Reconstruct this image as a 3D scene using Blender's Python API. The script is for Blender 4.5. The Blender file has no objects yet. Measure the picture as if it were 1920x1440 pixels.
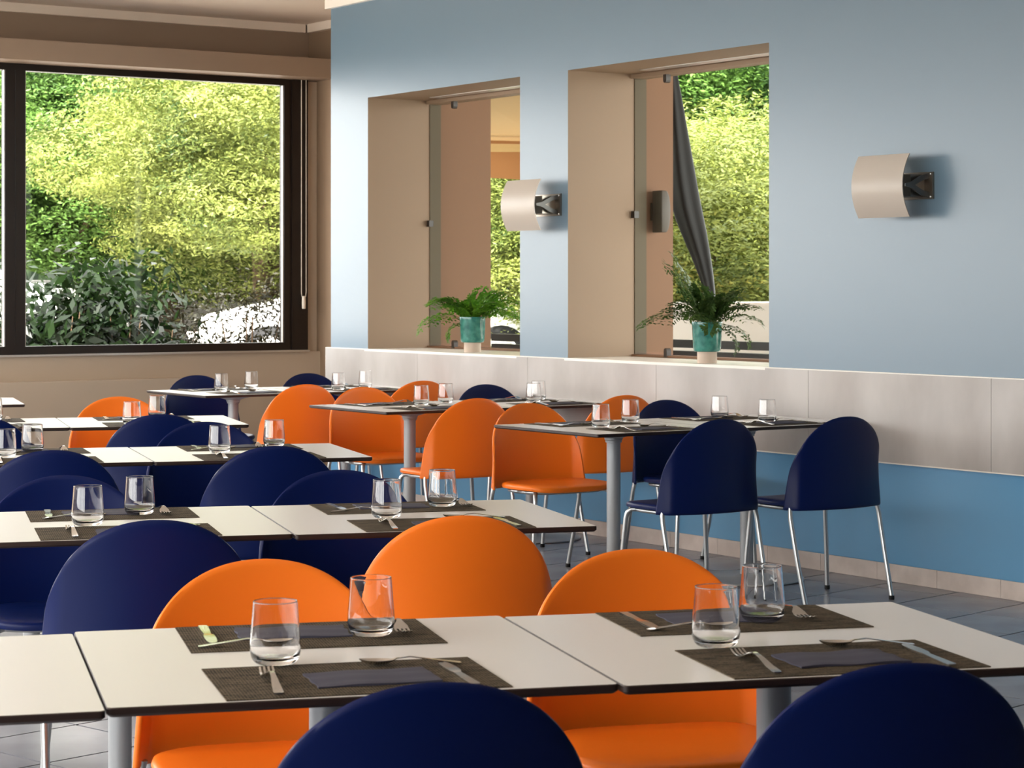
import bpy, bmesh, math, random
import numpy as np
from mathutils import Vector, Matrix
S = bpy.context.scene
COL = S.collection
PI = math.pi
sin, cos, rad = math.sin, math.cos, math.radians

# ------------------------------------------------------------------ camera
F_PX, HOR, EYE = 4200.0, 537.0, 1.37
TH = math.atan(2850.0 / F_PX)
cam = bpy.data.cameras.new('camera')
cam.sensor_width = 36.0
cam.lens = 36.0 * F_PX / 1920.0
cam.shift_y = -(720.0 - HOR) / 1920.0
cam.clip_start = 0.05
cam.clip_end = 300
cam.dof.use_dof = True
cam.dof.focus_distance = 6.8
cam.dof.aperture_fstop = 16.0
cam_o = bpy.data.objects.new('camera', cam)
cam_o.location = (0, 0, EYE)
cam_o.rotation_euler = (PI / 2, 0, -TH)
COL.objects.link(cam_o)
S.camera = cam_o

# ------------------------------------------------------------------ world, sun, exposure
w = bpy.data.worlds.new('world')
S.world = w
w.use_nodes = True
bg = w.node_tree.nodes['Background']
bg.inputs[0].default_value = (1.0, 0.985, 0.955, 1)
bg.inputs[1].default_value = 4.2
SUN_FROM = Vector((-0.80, -0.42, 0.80)).normalized()
sun = bpy.data.lights.new('sun', 'SUN')
sun.energy = 14.5
sun.angle = rad(1.0)
sun.color = (1.0, 0.96, 0.88)
sun_o = bpy.data.objects.new('sun', sun)
sun_o.rotation_euler = SUN_FROM.to_track_quat('Z', 'Y').to_euler()
sun_o.location = (-20, -10, 30)
COL.objects.link(sun_o)


def portal(name, loc, size, direction):
    l = bpy.data.lights.new(name, 'AREA')
    l.shape = 'RECTANGLE'
    l.size, l.size_y = size
    l.cycles.is_portal = True
    o = bpy.data.objects.new(name, l)
    o.location = loc
    o.rotation_euler = Vector(direction).to_track_quat('-Z', 'Z').to_euler()
    COL.objects.link(o)


portal('portal_side_glazing', (-1.36, 7.9, 1.9), (12.6, 2.0), (1, 0, 0))
portal('portal_main_glazing', (3.2, 14.06, 1.9), (9.2, 1.95), (0, -1, 0))
vs = S.view_settings
vs.view_transform = 'Standard'
vs.look = 'None'
vs.gamma = 1
vs.use_curve_mapping = False
vs.exposure = 0.95

# ------------------------------------------------------------------ helpers


def srgb(r, g, b):
    def l(c):
        c /= 255.0
        return c / 12.92 if c <= 0.04045 else ((c + 0.055) / 1.055) ** 2.4
    return (l(r), l(g), l(b), 1)


def cam_pt(u, d):
    """room x, y of a camera column u at depth d"""
    X = (u - 960.0) / F_PX * d
    return X * cos(TH) + d * sin(TH), -X * sin(TH) + d * cos(TH)


def zrow(v, d):
    return EYE - (v - HOR) * d / F_PX


class MB:
    def __init__(s):
        s.v, s.f, s.m = [], [], []

    def add(s, vs_, fs, mi=0):
        n = len(s.v)
        s.v += [tuple(p) for p in vs_]
        for k, f in enumerate(fs):
            s.f.append(tuple(n + i for i in f))
            s.m.append(mi[k] if isinstance(mi, (list, tuple)) else mi)
        return s

    def box(s, x0, x1, y0, y1, z0, z1, mi=0):
        # faces: -z +z -y +x +y -x
        return s.add([(x0, y0, z0), (x1, y0, z0), (x1, y1, z0), (x0, y1, z0), (x0, y0, z1), (x1, y0, z1), (x1, y1, z1), (x0, y1, z1)],
                     [(0, 3, 2, 1), (4, 5, 6, 7), (0, 1, 5, 4), (1, 2, 6, 5), (2, 3, 7, 6), (3, 0, 4, 7)], mi)

    def lathe(s, prof, n=32, mi=0, c=(0, 0, 0), close=False):
        vs_, fs = [], []
        for r, z in prof:
            for k in range(n):
                a = 2 * PI * k / n
                vs_.append((c[0] + r * cos(a), c[1] + r * sin(a), c[2] + z))
        m = len(prof)
        for i in range(m if close else m - 1):
            j = (i + 1) % m
            for k in range(n):
                l = (k + 1) % n
                fs.append((i * n + k, i * n + l, j * n + l, j * n + k))
        if not close:
            if prof[0][0] > 1e-6:
                fs.append(tuple(reversed(range(n))))
            if prof[-1][0] > 1e-6:
                fs.append(tuple((m - 1) * n + k for k in range(n)))
        return s.add(vs_, fs, mi)

    def tube(s, pts, r, n=8, mi=0):
        pts = [Vector(p) for p in pts]
        rs = r if isinstance(r, (list, tuple)) else [r] * len(pts)
        vs_, fs = [], []
        t0 = (pts[1] - pts[0]).normalized()
        up = Vector((0, 0, 1)) if abs(t0.z) < 0.9 else Vector((1, 0, 0))
        nx = t0.cross(up).normalized()
        for i, p in enumerate(pts):
            t = (pts[min(i + 1, len(pts) - 1)] - pts[max(i - 1, 0)]).normalized()
            nx = (nx - t * nx.dot(t)).normalized()
            ny = t.cross(nx)
            for k in range(n):
                a = 2 * PI * k / n
                vs_.append(p + (nx * cos(a) + ny * sin(a)) * rs[i])
        for i in range(len(pts) - 1):
            for k in range(n):
                l = (k + 1) % n
                fs.append((i * n + k, i * n + l, (i + 1) * n + l, (i + 1) * n + k))
        fs.append(tuple(reversed(range(n))))
        fs.append(tuple((len(pts) - 1) * n + k for k in range(n)))
        return s.add(vs_, fs, mi)

    def prism(s, poly, z0, z1, mi=0, side=None):
        n = len(poly)
        side = mi if side is None else side
        vs_ = [(x, y, z0) for x, y in poly] + [(x, y, z1) for x, y in poly]
        fs = [tuple(reversed(range(n))), tuple(range(n, 2 * n))] + [(k, (k + 1) % n, n + (k + 1) % n, n + k) for k in range(n)]
        return s.add(vs_, fs, [mi, mi] + [side] * n)

    def mesh(s, name, mats, smooth=False, angle=None):
        me = bpy.data.meshes.new(name)
        me.from_pydata(s.v, [], s.f)
        for m in (mats if isinstance(mats, (list, tuple)) else [mats]):
            me.materials.append(m)
        me.polygons.foreach_set('material_index', s.m)
        if smooth:
            me.polygons.foreach_set('use_smooth', [True] * len(s.f))
        me.update()
        if smooth and angle:
            me.set_sharp_from_angle(angle=rad(angle))
        return me

    def build(s, name, mats, parent=None, smooth=False, angle=None):
        return link(name, s.mesh(name, mats, smooth, angle), parent)


def link(name, me, parent=None):
    o = bpy.data.objects.new(name, me)
    COL.objects.link(o)
    if parent:
        o.parent = parent
    return o


def finish(me, bevel=0.0, seg=2, subsurf=0, solid=0.0, angle=30):
    """run modifiers once and return a plain mesh"""
    o = bpy.data.objects.new('temporary', me)
    COL.objects.link(o)
    if solid:
        md = o.modifiers.new('s', 'SOLIDIFY')
        md.thickness = solid
        md.offset = 0
    if bevel:
        md = o.modifiers.new('b', 'BEVEL')
        md.width = bevel
        md.segments = seg
        md.limit_method = 'ANGLE'
        md.angle_limit = rad(angle)
    if subsurf:
        md = o.modifiers.new('u', 'SUBSURF')
        md.levels = md.render_levels = subsurf
    dg = bpy.context.evaluated_depsgraph_get()
    out = bpy.data.meshes.new_from_object(o.evaluated_get(dg))
    out.name = me.name
    bpy.data.objects.remove(o)
    out.polygons.foreach_set('use_smooth', [True] * len(out.polygons))
    out.set_sharp_from_angle(angle=rad(45))
    return out


def tag(o, label=None, cat=None, group=None, kind=None):
    if label:
        o['label'] = label
    if cat:
        o['category'] = cat
    if group:
        o['group'] = group
    if kind:
        o['kind'] = kind
    return o


def thing(name, label, cat, loc=(0, 0, 0), rz=0.0, group=None):
    o = bpy.data.objects.new(name, None)
    o.empty_display_size = 0.1
    COL.objects.link(o)
    o.location = loc
    o.rotation_euler = (0, 0, rz)
    return tag(o, label, cat, group)


def struct(name, mb, mats, parent=None, **k):
    o = mb.build(name, mats, parent, **k)
    if not parent:
        o['kind'] = 'structure'
    return o


# ------------------------------------------------------------------ materials
def mat(name, col, rough=0.5, metal=0.0, spec=0.5, coat=0.0, noise=None, bump=None, trans=0.0, ior=1.45):
    m = bpy.data.materials.new(name)
    m.use_nodes = True
    nt = m.node_tree
    p = nt.nodes['Principled BSDF']
    p.inputs['Base Color'].default_value = col
    p.inputs['Roughness'].default_value = rough
    p.inputs['Metallic'].default_value = metal
    p.inputs['Specular IOR Level'].default_value = spec
    p.inputs['Coat Weight'].default_value = coat
    p.inputs['Coat Roughness'].default_value = 0.15
    p.inputs['Transmission Weight'].default_value = trans
    p.inputs['IOR'].default_value = ior
    if noise or bump:
        tc = nt.nodes.new('ShaderNodeTexCoord')
    if noise:
        col2, scale, stretch, detail = noise
        mp = nt.nodes.new('ShaderNodeMapping')
        mp.inputs['Scale'].default_value = stretch
        nz = nt.nodes.new('ShaderNodeTexNoise')
        nz.inputs['Scale'].default_value = scale
        nz.inputs['Detail'].default_value = detail
        rp = nt.nodes.new('ShaderNodeValToRGB')
        rp.color_ramp.elements[0].position = 0.35
        rp.color_ramp.elements[1].position = 0.65
        rp.color_ramp.elements[0].color = col
        rp.color_ramp.elements[1].color = col2
        nt.links.new(tc.outputs['Object'], mp.inputs[0])
        nt.links.new(mp.outputs[0], nz.inputs['Vector'])
        nt.links.new(nz.outputs['Fac'], rp.inputs[0])
        nt.links.new(rp.outputs[0], p.inputs['Base Color'])
    if bump:
        scale, strength = bump
        nb = nt.nodes.new('ShaderNodeTexNoise')
        nb.inputs['Scale'].default_value = scale
        nb.inputs['Detail'].default_value = 4
        bp = nt.nodes.new('ShaderNodeBump')
        bp.inputs['Strength'].default_value = strength
        bp.inputs['Distance'].default_value = 0.002
        nt.links.new(tc.outputs['Object'], nb.inputs['Vector'])
        nt.links.new(nb.outputs['Fac'], bp.inputs['Height'])
        nt.links.new(bp.outputs[0], p.inputs['Normal'])
    return m


def pane_glass(name, tint=(1, 1, 1, 1), refl=1.0):
    """thin window pane: clear transmission plus a fresnel mirror"""
    m = bpy.data.materials.new(name)
    m.use_nodes = True
    nt = m.node_tree
    nt.nodes.clear()
    out = nt.nodes.new('ShaderNodeOutputMaterial')
    mx = nt.nodes.new('ShaderNodeMixShader')
    tr = nt.nodes.new('ShaderNodeBsdfTransparent')
    gl = nt.nodes.new('ShaderNodeBsdfGlossy')
    lw = nt.nodes.new('ShaderNodeLayerWeight')
    lw.inputs['Blend'].default_value = 0.5
    pw = nt.nodes.new('ShaderNodeMath')
    pw.operation = 'POWER'
    pw.inputs[1].default_value = 5.0
    mu = nt.nodes.new('ShaderNodeMath')
    mu.operation = 'MULTIPLY_ADD'
    mu.inputs[1].default_value = 0.94 * refl
    mu.inputs[2].default_value = 0.04 * refl
    tr.inputs[0].default_value = tint
    gl.inputs['Roughness'].default_value = 0.0
    nt.links.new(lw.outputs['Facing'], pw.inputs[0])
    nt.links.new(pw.outputs[0], mu.inputs[0])
    nt.links.new(mu.outputs[0], mx.inputs[0])
    nt.links.new(tr.outputs[0], mx.inputs[1])
    nt.links.new(gl.outputs[0], mx.inputs[2])
    nt.links.new(mx.outputs[0], out.inputs[0])
    return m


def leaf_mat(name, c1, c2, trans=0.45, rough=0.45, scale=1.2):
    m = bpy.data.materials.new(name)
    m.use_nodes = True
    nt = m.node_tree
    nt.nodes.clear()
    out = nt.nodes.new('ShaderNodeOutputMaterial')
    geo = nt.nodes.new('ShaderNodeNewGeometry')
    tc = nt.nodes.new('ShaderNodeTexCoord')
    nz = nt.nodes.new('ShaderNodeTexNoise')
    nz.inputs['Scale'].default_value = scale
    ad = nt.nodes.new('ShaderNodeMath')
    ad.operation = 'MULTIPLY_ADD'
    ad.inputs[1].default_value = 0.5
    nt.links.new(geo.outputs['Random Per Island'], ad.inputs[0])
    sc = nt.nodes.new('ShaderNodeMath')
    sc.operation = 'MULTIPLY_ADD'
    sc.inputs[1].default_value = 1.6
    sc.inputs[2].default_value = -0.55
    nt.links.new(nz.outputs['Fac'], sc.inputs[0])
    nt.links.new(sc.outputs[0], ad.inputs[2])
    rp = nt.nodes.new('ShaderNodeValToRGB')
    rp.color_ramp.elements[0].color = c1
    rp.color_ramp.elements[1].color = c2
    nt.links.new(tc.outputs['Object'], nz.inputs['Vector'])
    nt.links.new(ad.outputs[0], rp.inputs[0])
    p = nt.nodes.new('ShaderNodeBsdfPrincipled')
    p.inputs['Roughness'].default_value = rough
    p.inputs['Specular IOR Level'].default_value = 0.22
    tl = nt.nodes.new('ShaderNodeBsdfTranslucent')
    mx = nt.nodes.new('ShaderNodeMixShader')
    mx.inputs[0].default_value = trans
    nt.links.new(rp.outputs[0], p.inputs['Base Color'])
    nt.links.new(rp.outputs[0], tl.inputs[0])
    nt.links.new(p.outputs[0], mx.inputs[1])
    nt.links.new(tl.outputs[0], mx.inputs[2])
    nt.links.new(mx.outputs[0], out.inputs[0])
    return m


def weave_mat(name, c1, c2):
    m = bpy.data.materials.new(name)
    m.use_nodes = True
    nt = m.node_tree
    p = nt.nodes['Principled BSDF']
    p.inputs['Roughness'].default_value = 0.8
    p.inputs['Specular IOR Level'].default_value = 0.12
    tc = nt.nodes.new('ShaderNodeTexCoord')

    def nz(stretch, scale):
        mp = nt.nodes.new('ShaderNodeMapping')
        mp.inputs['Scale'].default_value = stretch
        n = nt.nodes.new('ShaderNodeTexNoise')
        n.inputs['Scale'].default_value = scale
        n.inputs['Detail'].default_value = 3
        nt.links.new(tc.outputs['Object'], mp.inputs[0])
        nt.links.new(mp.outputs[0], n.inputs['Vector'])
        return n.outputs['Fac']
    a = nz((0.09, 1.0, 1.0), 260)
    b = nz((0.6, 0.35, 1.0), 420)
    mxn = nt.nodes.new('ShaderNodeMath')
    mxn.operation = 'MULTIPLY_ADD'
    mxn.inputs[1].default_value = 0.65
    mn = nt.nodes.new('ShaderNodeMath')
    mn.operation = 'MULTIPLY'
    mn.inputs[1].default_value = 0.38
    nt.links.new(b, mn.inputs[0])
    nt.links.new(a, mxn.inputs[0])
    nt.links.new(mn.outputs[0], mxn.inputs[2])
    def wave(direction, scale, amt, src):
        wv = nt.nodes.new('ShaderNodeTexWave')
        wv.bands_direction = direction
        wv.inputs['Scale'].default_value = scale
        wv.inputs['Distortion'].default_value = 1.2
        wv.inputs['Detail'].default_value = 1.0
        nt.links.new(tc.outputs['Object'], wv.inputs['Vector'])
        m2 = nt.nodes.new('ShaderNodeMath')
        m2.operation = 'MULTIPLY_ADD'
        m2.inputs[1].default_value = amt
        nt.links.new(wv.outputs['Fac'], m2.inputs[0])
        nt.links.new(src.outputs[0], m2.inputs[2])
        return m2
    mxn = wave('X', 62, 0.16, mxn)
    mxn = wave('Y', 70, 0.14, mxn)
    rp = nt.nodes.new('ShaderNodeValToRGB')
    rp.color_ramp.elements[0].position = 0.52
    rp.color_ramp.elements[1].position = 0.84
    rp.color_ramp.elements[0].color = c1
    rp.color_ramp.elements[1].color = c2
    nt.links.new(mxn.outputs[0], rp.inputs[0])
    nt.links.new(rp.outputs[0], p.inputs['Base Color'])
    bp = nt.nodes.new('ShaderNodeBump')
    bp.inputs['Strength'].default_value = 0.6
    bp.inputs['Distance'].default_value = 0.001
    nt.links.new(mxn.outputs[0], bp.inputs['Height'])
    nt.links.new(bp.outputs[0], p.inputs['Normal'])
    return m


M = dict(
    blue=mat('blue_wall_paint', srgb(100, 125, 143), 0.30, spec=0.8, bump=(60, 0.03)),
    cream=mat('cream_plaster', srgb(138, 116, 94), 0.6, bump=(40, 0.06)),
    beige=mat('beige_wall_paint', srgb(188, 172, 152), 0.55, bump=(40, 0.05)),
    pelmet_and_shade=mat('taupe_pelmet_and_shade', srgb(150, 130, 112), 0.6),  # pelmet colour, also used as painted shade on the wall above it
    umber=mat('umber_wall_paint', srgb(176, 160, 144), 0.6),
    lower_light_tint=mat('blue_wall_lower_light', srgb(100, 156, 196), 0.32, spec=0.5, bump=(60, 0.03)),  # wall blue made stronger below the band: difference in light put into colour
    ceil=mat('ceiling_paint', srgb(238, 224, 208), 0.7),
    stone=mat('grey_stone_panel', srgb(184, 181, 178), 0.32, noise=(srgb(164, 159, 155), 3.0, (1, 1, 0.5), 7)),
    base=mat('grey_skirting_tile', srgb(214, 202, 194), 0.45, noise=(srgb(196, 184, 176), 8.0, (1, 1, 1), 4)),
    strip=mat('white_trim_strip', srgb(236, 232, 224), 0.35),
    tile=mat('slate_floor_tile', srgb(136, 138, 146), 0.27, noise=(srgb(118, 120, 128), 3.0, (1, 1, 1), 5)),
    grout=mat('dark_grout', srgb(20, 19, 19), 0.8),
    frame=mat('dark_bronze_frame', srgb(28, 20, 16), 0.38, spec=0.4),
    alu=mat('pale_aluminium', srgb(196, 192, 186), 0.32, metal=0.7),
    top=mat('white_laminate', srgb(226, 225, 223), 0.30, spec=0.6, bump=(300, 0.03)),
    edge=mat('dark_laminate_core', srgb(44, 30, 26), 0.5),
    post=mat('silver_grey_powder_coat', srgb(168, 172, 176), 0.42, metal=0.25),
    steel=mat('satin_steel_tube', srgb(196, 200, 202), 0.28, metal=0.9),
    rubber=mat('black_rubber', srgb(18, 18, 20), 0.7),
    orange=mat('orange_plastic', srgb(252, 126, 30), 0.38, spec=0.5, bump=(500, 0.03)),
    navy=mat('navy_plastic', srgb(2, 22, 76), 0.40, spec=0.28, bump=(500, 0.03)),
    glass=mat('tumbler_glass', (1, 1, 1, 1), 0.0, trans=1.0, ior=1.48),
    cutlery=mat('polished_cutlery', srgb(214, 210, 204), 0.16, metal=1.0),
    napkin=mat('slate_paper_napkin', srgb(62, 62, 78), 0.75, bump=(180, 0.25)),
    mat=weave_mat('woven_brown_mat', srgb(14, 12, 10), srgb(110, 98, 80)),
    pane=pane_glass('clear_pane'),
    pane3=pane_glass('antireflective_pane', tint=(0.96, 0.98, 0.965, 1), refl=0.0),
    pane2=pane_glass('coated_pane', refl=0.12),
    lamp=mat('satin_white_shade', srgb(184, 176, 166), 0.33),
    outlamp=mat('taupe_lamp_enamel', srgb(70, 62, 52), 0.5),
    armm=mat('grey_lamp_arm', srgb(96, 96, 94), 0.45, metal=0.5),
    liner=mat('olive_outer_liner', srgb(88, 78, 60), 0.7),
    brushed=mat('brushed_nickel', srgb(150, 142, 132), 0.3, metal=0.95),
    brasshw=mat('dark_bronze_clip', srgb(44, 35, 28), 0.4, spec=0.6),
    teal=mat('teal_glaze', srgb(38, 112, 106), 0.18, noise=(srgb(72, 148, 136), 30.0, (1, 1, 1), 6), coat=0.5),
    bare=mat('bare_stoneware', srgb(206, 188, 172), 0.7),
    soil=mat('dark_soil', srgb(46, 36, 28), 0.9),
    fern=leaf_mat('fern_green', srgb(44, 106, 26), srgb(128, 182, 56), 0.5, scale=9),
    fern2=leaf_mat('fern_dull_green', srgb(44, 72, 34), srgb(92, 120, 60), 0.3, scale=9),
    stem=mat('fern_stem', srgb(70, 84, 36), 0.6),
    cord=mat('white_cord', srgb(224, 216, 202), 0.5),
    ground=mat('pale_asphalt', srgb(178, 172, 164), 0.8, noise=(srgb(160, 154, 148), 0.6, (1, 1, 1), 5)),
    leafA=leaf_mat('bright_tree_leaf', srgb(16, 48, 16), srgb(124, 162, 78), 0.28, scale=0.9),
    leafB=leaf_mat('olive_tree_leaf', srgb(36, 58, 20), srgb(158, 166, 86), 0.28, scale=0.8),
    leafC=leaf_mat('dark_tree_leaf', srgb(16, 42, 22), srgb(92, 126, 72), 0.28, scale=0.9),
    laurel=leaf_mat('laurel_leaf', srgb(7, 18, 7), srgb(26, 46, 15), 0.25, rough=0.4, scale=2),
    hedge=leaf_mat('hedge_leaf', srgb(12, 15, 7), srgb(48, 46, 24), 0.25, scale=2),
    redleaf=leaf_mat('reddish_leaf', srgb(60, 28, 20), srgb(120, 66, 50), 0.3, scale=2),
    bark=mat('bark', srgb(92, 74, 56), 0.9, bump=(14, 0.8)),
    carw=mat('white_car_paint', srgb(236, 234, 230), 0.18, coat=0.6),
    carr=mat('red_car_paint', srgb(188, 40, 36), 0.2, coat=0.6),
    carg=mat('car_window', srgb(30, 34, 38), 0.08),
    pier=mat('terracotta_render', srgb(120, 88, 64), 0.7),
    awning=mat('cream_awning_fabric', srgb(182, 154, 104), 0.8),
    valance=mat('ochre_valance_fabric', srgb(150, 104, 60), 0.8),
    tarp=mat('charcoal_fabric', srgb(20, 22, 24), 0.6),
    black=mat('black_metal', srgb(26, 25, 25), 0.4),
    brick=mat('brick_red_paint', srgb(186, 92, 76), 0.8),
)

# ------------------------------------------------------------------ the setting
XW, XO, XG = 7.31, 7.86, 7.77            # blue wall room face, outer face, glass plane
W1 = (10.69, 12.42)
W2 = (8.497, 10.214)
ZS, ZT, ZC = 0.97, 2.582, 3.26           # sill, lintel, ceiling
YB = -8.0
XL = -1.4
YF = 14.25

# floor: slab plus tiles laid at 13 degrees
floor = struct('floor', MB().box(XL - .2, 8.0, YB - .2, 14.5, -0.2, -0.004), M['grout'])
TA = rad(13)
TS = 0.40
e1 = (cos(TA), sin(TA))
e2 = (-sin(TA), cos(TA))
g = 0.0045
tm = MB().box(-TS / 2 + g, TS / 2 - g, -TS / 2 + g, TS / 2 - g, -0.008, 0.0).mesh('tile', M['tile'])
cells = []
for i in range(-40, 60):
    for j in range(-40, 60):
        a, b = 4.207 + (i + .5) * TS, 4.56 + (j + .5) * TS
        x, y = a * e1[0] + b * e2[0], a * e1[1] + b * e2[1]
        if XL + .3 < x < 8.1 and YB + .3 < y < 14.3:
            dd = x * sin(TH) + y * cos(TH)
            XX = x * cos(TH) - y * sin(TH)
            u = 960 + F_PX * XX / dd if dd > 1 else -9999
            v = HOR + F_PX * EYE / dd if dd > 1 else 9999
            vis = -60 < u < 1990 and 1000 < v < 1500 and (x < 7.45)
            # floor can be seen at the right of the near tables, and low at the left
            near = u > 880 or v > 1150
            cells.append((0 if (vis and near) else (1 if vis else 2), dd, x, y))
cells.sort()
rest = MB()
for k, (pri, dd, x, y) in enumerate(cells):
    if pri < 2 and k < 300:
        o = link('tile', tm, floor)
        o.location = (x, y, 0)
        o.rotation_euler = (0, 0, TA)
    else:
        h = TS / 2 - g
        P = [(x + e1[0] * p + e2[0] * q, y + e1[1] * p + e2[1] * q) for p, q in ((-h, -h), (h, -h), (h, h), (-h, h))]
        rest.prism(P, -0.008, 0.0)
o = rest.build('tile_field', M['tile'], floor)
o['kind'] = 'stuff'

struct('ceiling', MB().box(XL - .2, 8.1, YB - .2, 14.5, ZC, ZC + .15), M['ceil'])
# right wall, thick, with two openings; face order of box: -z +z -y +x +y -x
wr = MB()
BL = [1, 1, 1, 1, 1, 0]
for y0, y1 in ((YB, W2[0]), (W2[1], W1[0]), (W1[1], 12.9)):
    wr.box(XW, XO, y0, y1, ZS - .015, ZC, BL)
wr.box(XW, XO, YB, 12.9, 0.55, ZS - .015, BL)
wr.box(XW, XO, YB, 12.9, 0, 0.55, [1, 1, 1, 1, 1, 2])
for y0, y1 in (W2, W1):
    wr.box(XW, XO, y0, y1, ZT, ZC, BL)
struct('wall_right', wr, [M['blue'], M['cream'], M['lower_light_tint']])
struct('wall_niche', MB().box(7.89, 8.05, 12.9, 14.5, 0, ZC), M['cream'])
struct('wall_back', MB().box(XL - .2, 8.0, YB - .2, YB, 0, ZC), M['umber'])
wl = MB().box(XL - .2, XL, YB, 1.6, 0, ZC).box(XL - .2, XL, 1.6, 14.4, 0, 0.9).box(XL - .2, XL, 1.6, 14.4, 2.88, ZC)
for y in (2.6, 4.9, 7.2, 9.6, 12.0, 14.2):
    wl.box(XL - .16, XL - .02, y - .05, y + .05, 0.9, 2.88)
struct('wall_left', wl, M['umber'])
wf = MB().box(XL, 7.89, 14.08, 14.4, 0, 0.905).box(XL, 7.89, YF, 14.4, 2.84, ZC).box(7.795, 7.89, 14.13, 14.4, 0.905, 2.84)
struct('wall_far', wf, M['beige'])
# thin sheet over the pelmet: the wall's shade is put into its colour
struct('wall_shade_strip', MB().box(XL, 7.889, YF - .004, YF, 2.84, ZC), M['pelmet_and_shade'])
struct('trim_1', MB().box(XL, 7.889, 13.85, 14.22, 2.845, 2.98), M['pelmet_and_shade'])             # pelmet box
struct('trim_2', MB().box(XL, 7.84, YF - .045, YF - .005, 3.20, ZC), M['ceil'])             # far cornice
struct('trim_3', MB().box(7.85, 7.89, 12.9, YF - .05, 3.20, ZC), M['ceil'])                 # niche cornice
struct('trim_4', MB().box(XW - .03, XW, YB, 12.93, 3.20, ZC), M['strip'])                   # blue wall cornice
# panel cover below the main window
o = struct('radiator_cover', MB().box(XL + .1, 6.865, 13.95, 14.078, 0.02, 0.74), M['beige'])
o['kind'] = 'structure'

# band of stone panels
band = thing('stone_band', 'pale grey stone cladding band running along the blue wall', 'wall panel')
band['kind'] = 'structure'
y = 6.978 - 1.2 * 6
k = 0
while y < 12.92:
    y1 = min(y + 1.2, 12.925)
    y0 = max(y, YB + .01)
    if y1 > y0 + .02:
        o = MB().box(XW - .025, XW - .001, y0 + .0012, y1 - .0012, 0.553, ZS - .006).build('panel', M['stone'], band)
    y += 1.2
struct('trim_5', MB().box(XW - .027, XW - .0005, YB + .01, 12.927, ZS - .0055, ZS - .0005), M['strip'])
struct('trim_6', MB().box(XW - .027, XW - .0005, YB + .01, 12.927, 0.547, 0.5525), M['strip'])
struct('trim_7', MB().box(XW - .0255, XW - .0005, 12.9255, 12.929, 0.547, ZS - .001), M['strip'])
bb = struct('baseboard_right', MB().box(XW - .008, XW - .0005, YB + .01, 12.9, 0.0, 0.080), M['grout'])
y = 6.93 - .39 * 6
while y < 12.8:
    MB().box(XW - .016, XW - .0085, y + .001, min(y + .389, 12.9), 0.001, 0.082).build('skirting_tile', M['base'], bb)
    y += .39
struct('baseboard_far', MB().box(XL + .02, 7.84, 14.066, 14.079, 0, 0.08), M['base'])

# main window (far wall): frames and panes
MUL = [(5.53, 5.67), (3.39, 3.53), (1.25, 1.39), (-0.89, -0.75)]
edges = [7.607] + [c for m_ in MUL for c in (m_[1], m_[0])] + [XL + .1]
for n in range(0, len(edges) - 1, 2):
    x1, x0 = edges[n], edges[n + 1]
    wn = thing('window_%d' % (n // 2 + 1), 'large fixed window in a dark bronze frame' if n == 0 else 'neighbouring dark framed window of the glazed wall', 'window')
    wn['kind'] = 'structure'
    MB().box(x0 - .07, x1 + .07, 14.10, 14.17, 0.917, 0.972).build('bottom_rail', M['frame'], wn)
    MB().box(x0 - .07, x1 + .07, 14.10, 14.17, 2.80, 2.85).build('top_rail', M['frame'], wn)
    if n == 0:
        MB().box(x1 + .004, 7.665, 14.10, 14.17, 0.972, 2.80).build('jamb', M['frame'], wn)
        MB().box(7.666, 7.793, 14.085, 14.17, 0.917, 2.845).build('jamb', M['frame'], wn)
    MB().box(x0 - .068, x0 - .001, 14.10, 14.17, 0.972, 2.80).build('jamb', M['frame'], wn)
    if n > 0:
        MB().box(x1 + .001, x1 + .068, 14.10, 14.17, 0.972, 2.80).build('jamb', M['frame'], wn)
    for xa, xb in ((x0, x0 + .006), (x1 - .006, x1)):
        MB().box(xa, xb, 14.108, 14.13, 0.973, 2.799).build('glazing_bead', M['alu'], wn)
    MB().box(x0 + .0065, x1 - .0065, 14.131, 14.137, 0.974, 2.798).build('pane', M['pane2'], wn)
    MB().box(x0 - .07, x1 + (.18 if n == 0 else .07), 14.045, 14.12, 0.905, 0.917).build('sill', M['alu'], wn)

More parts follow.
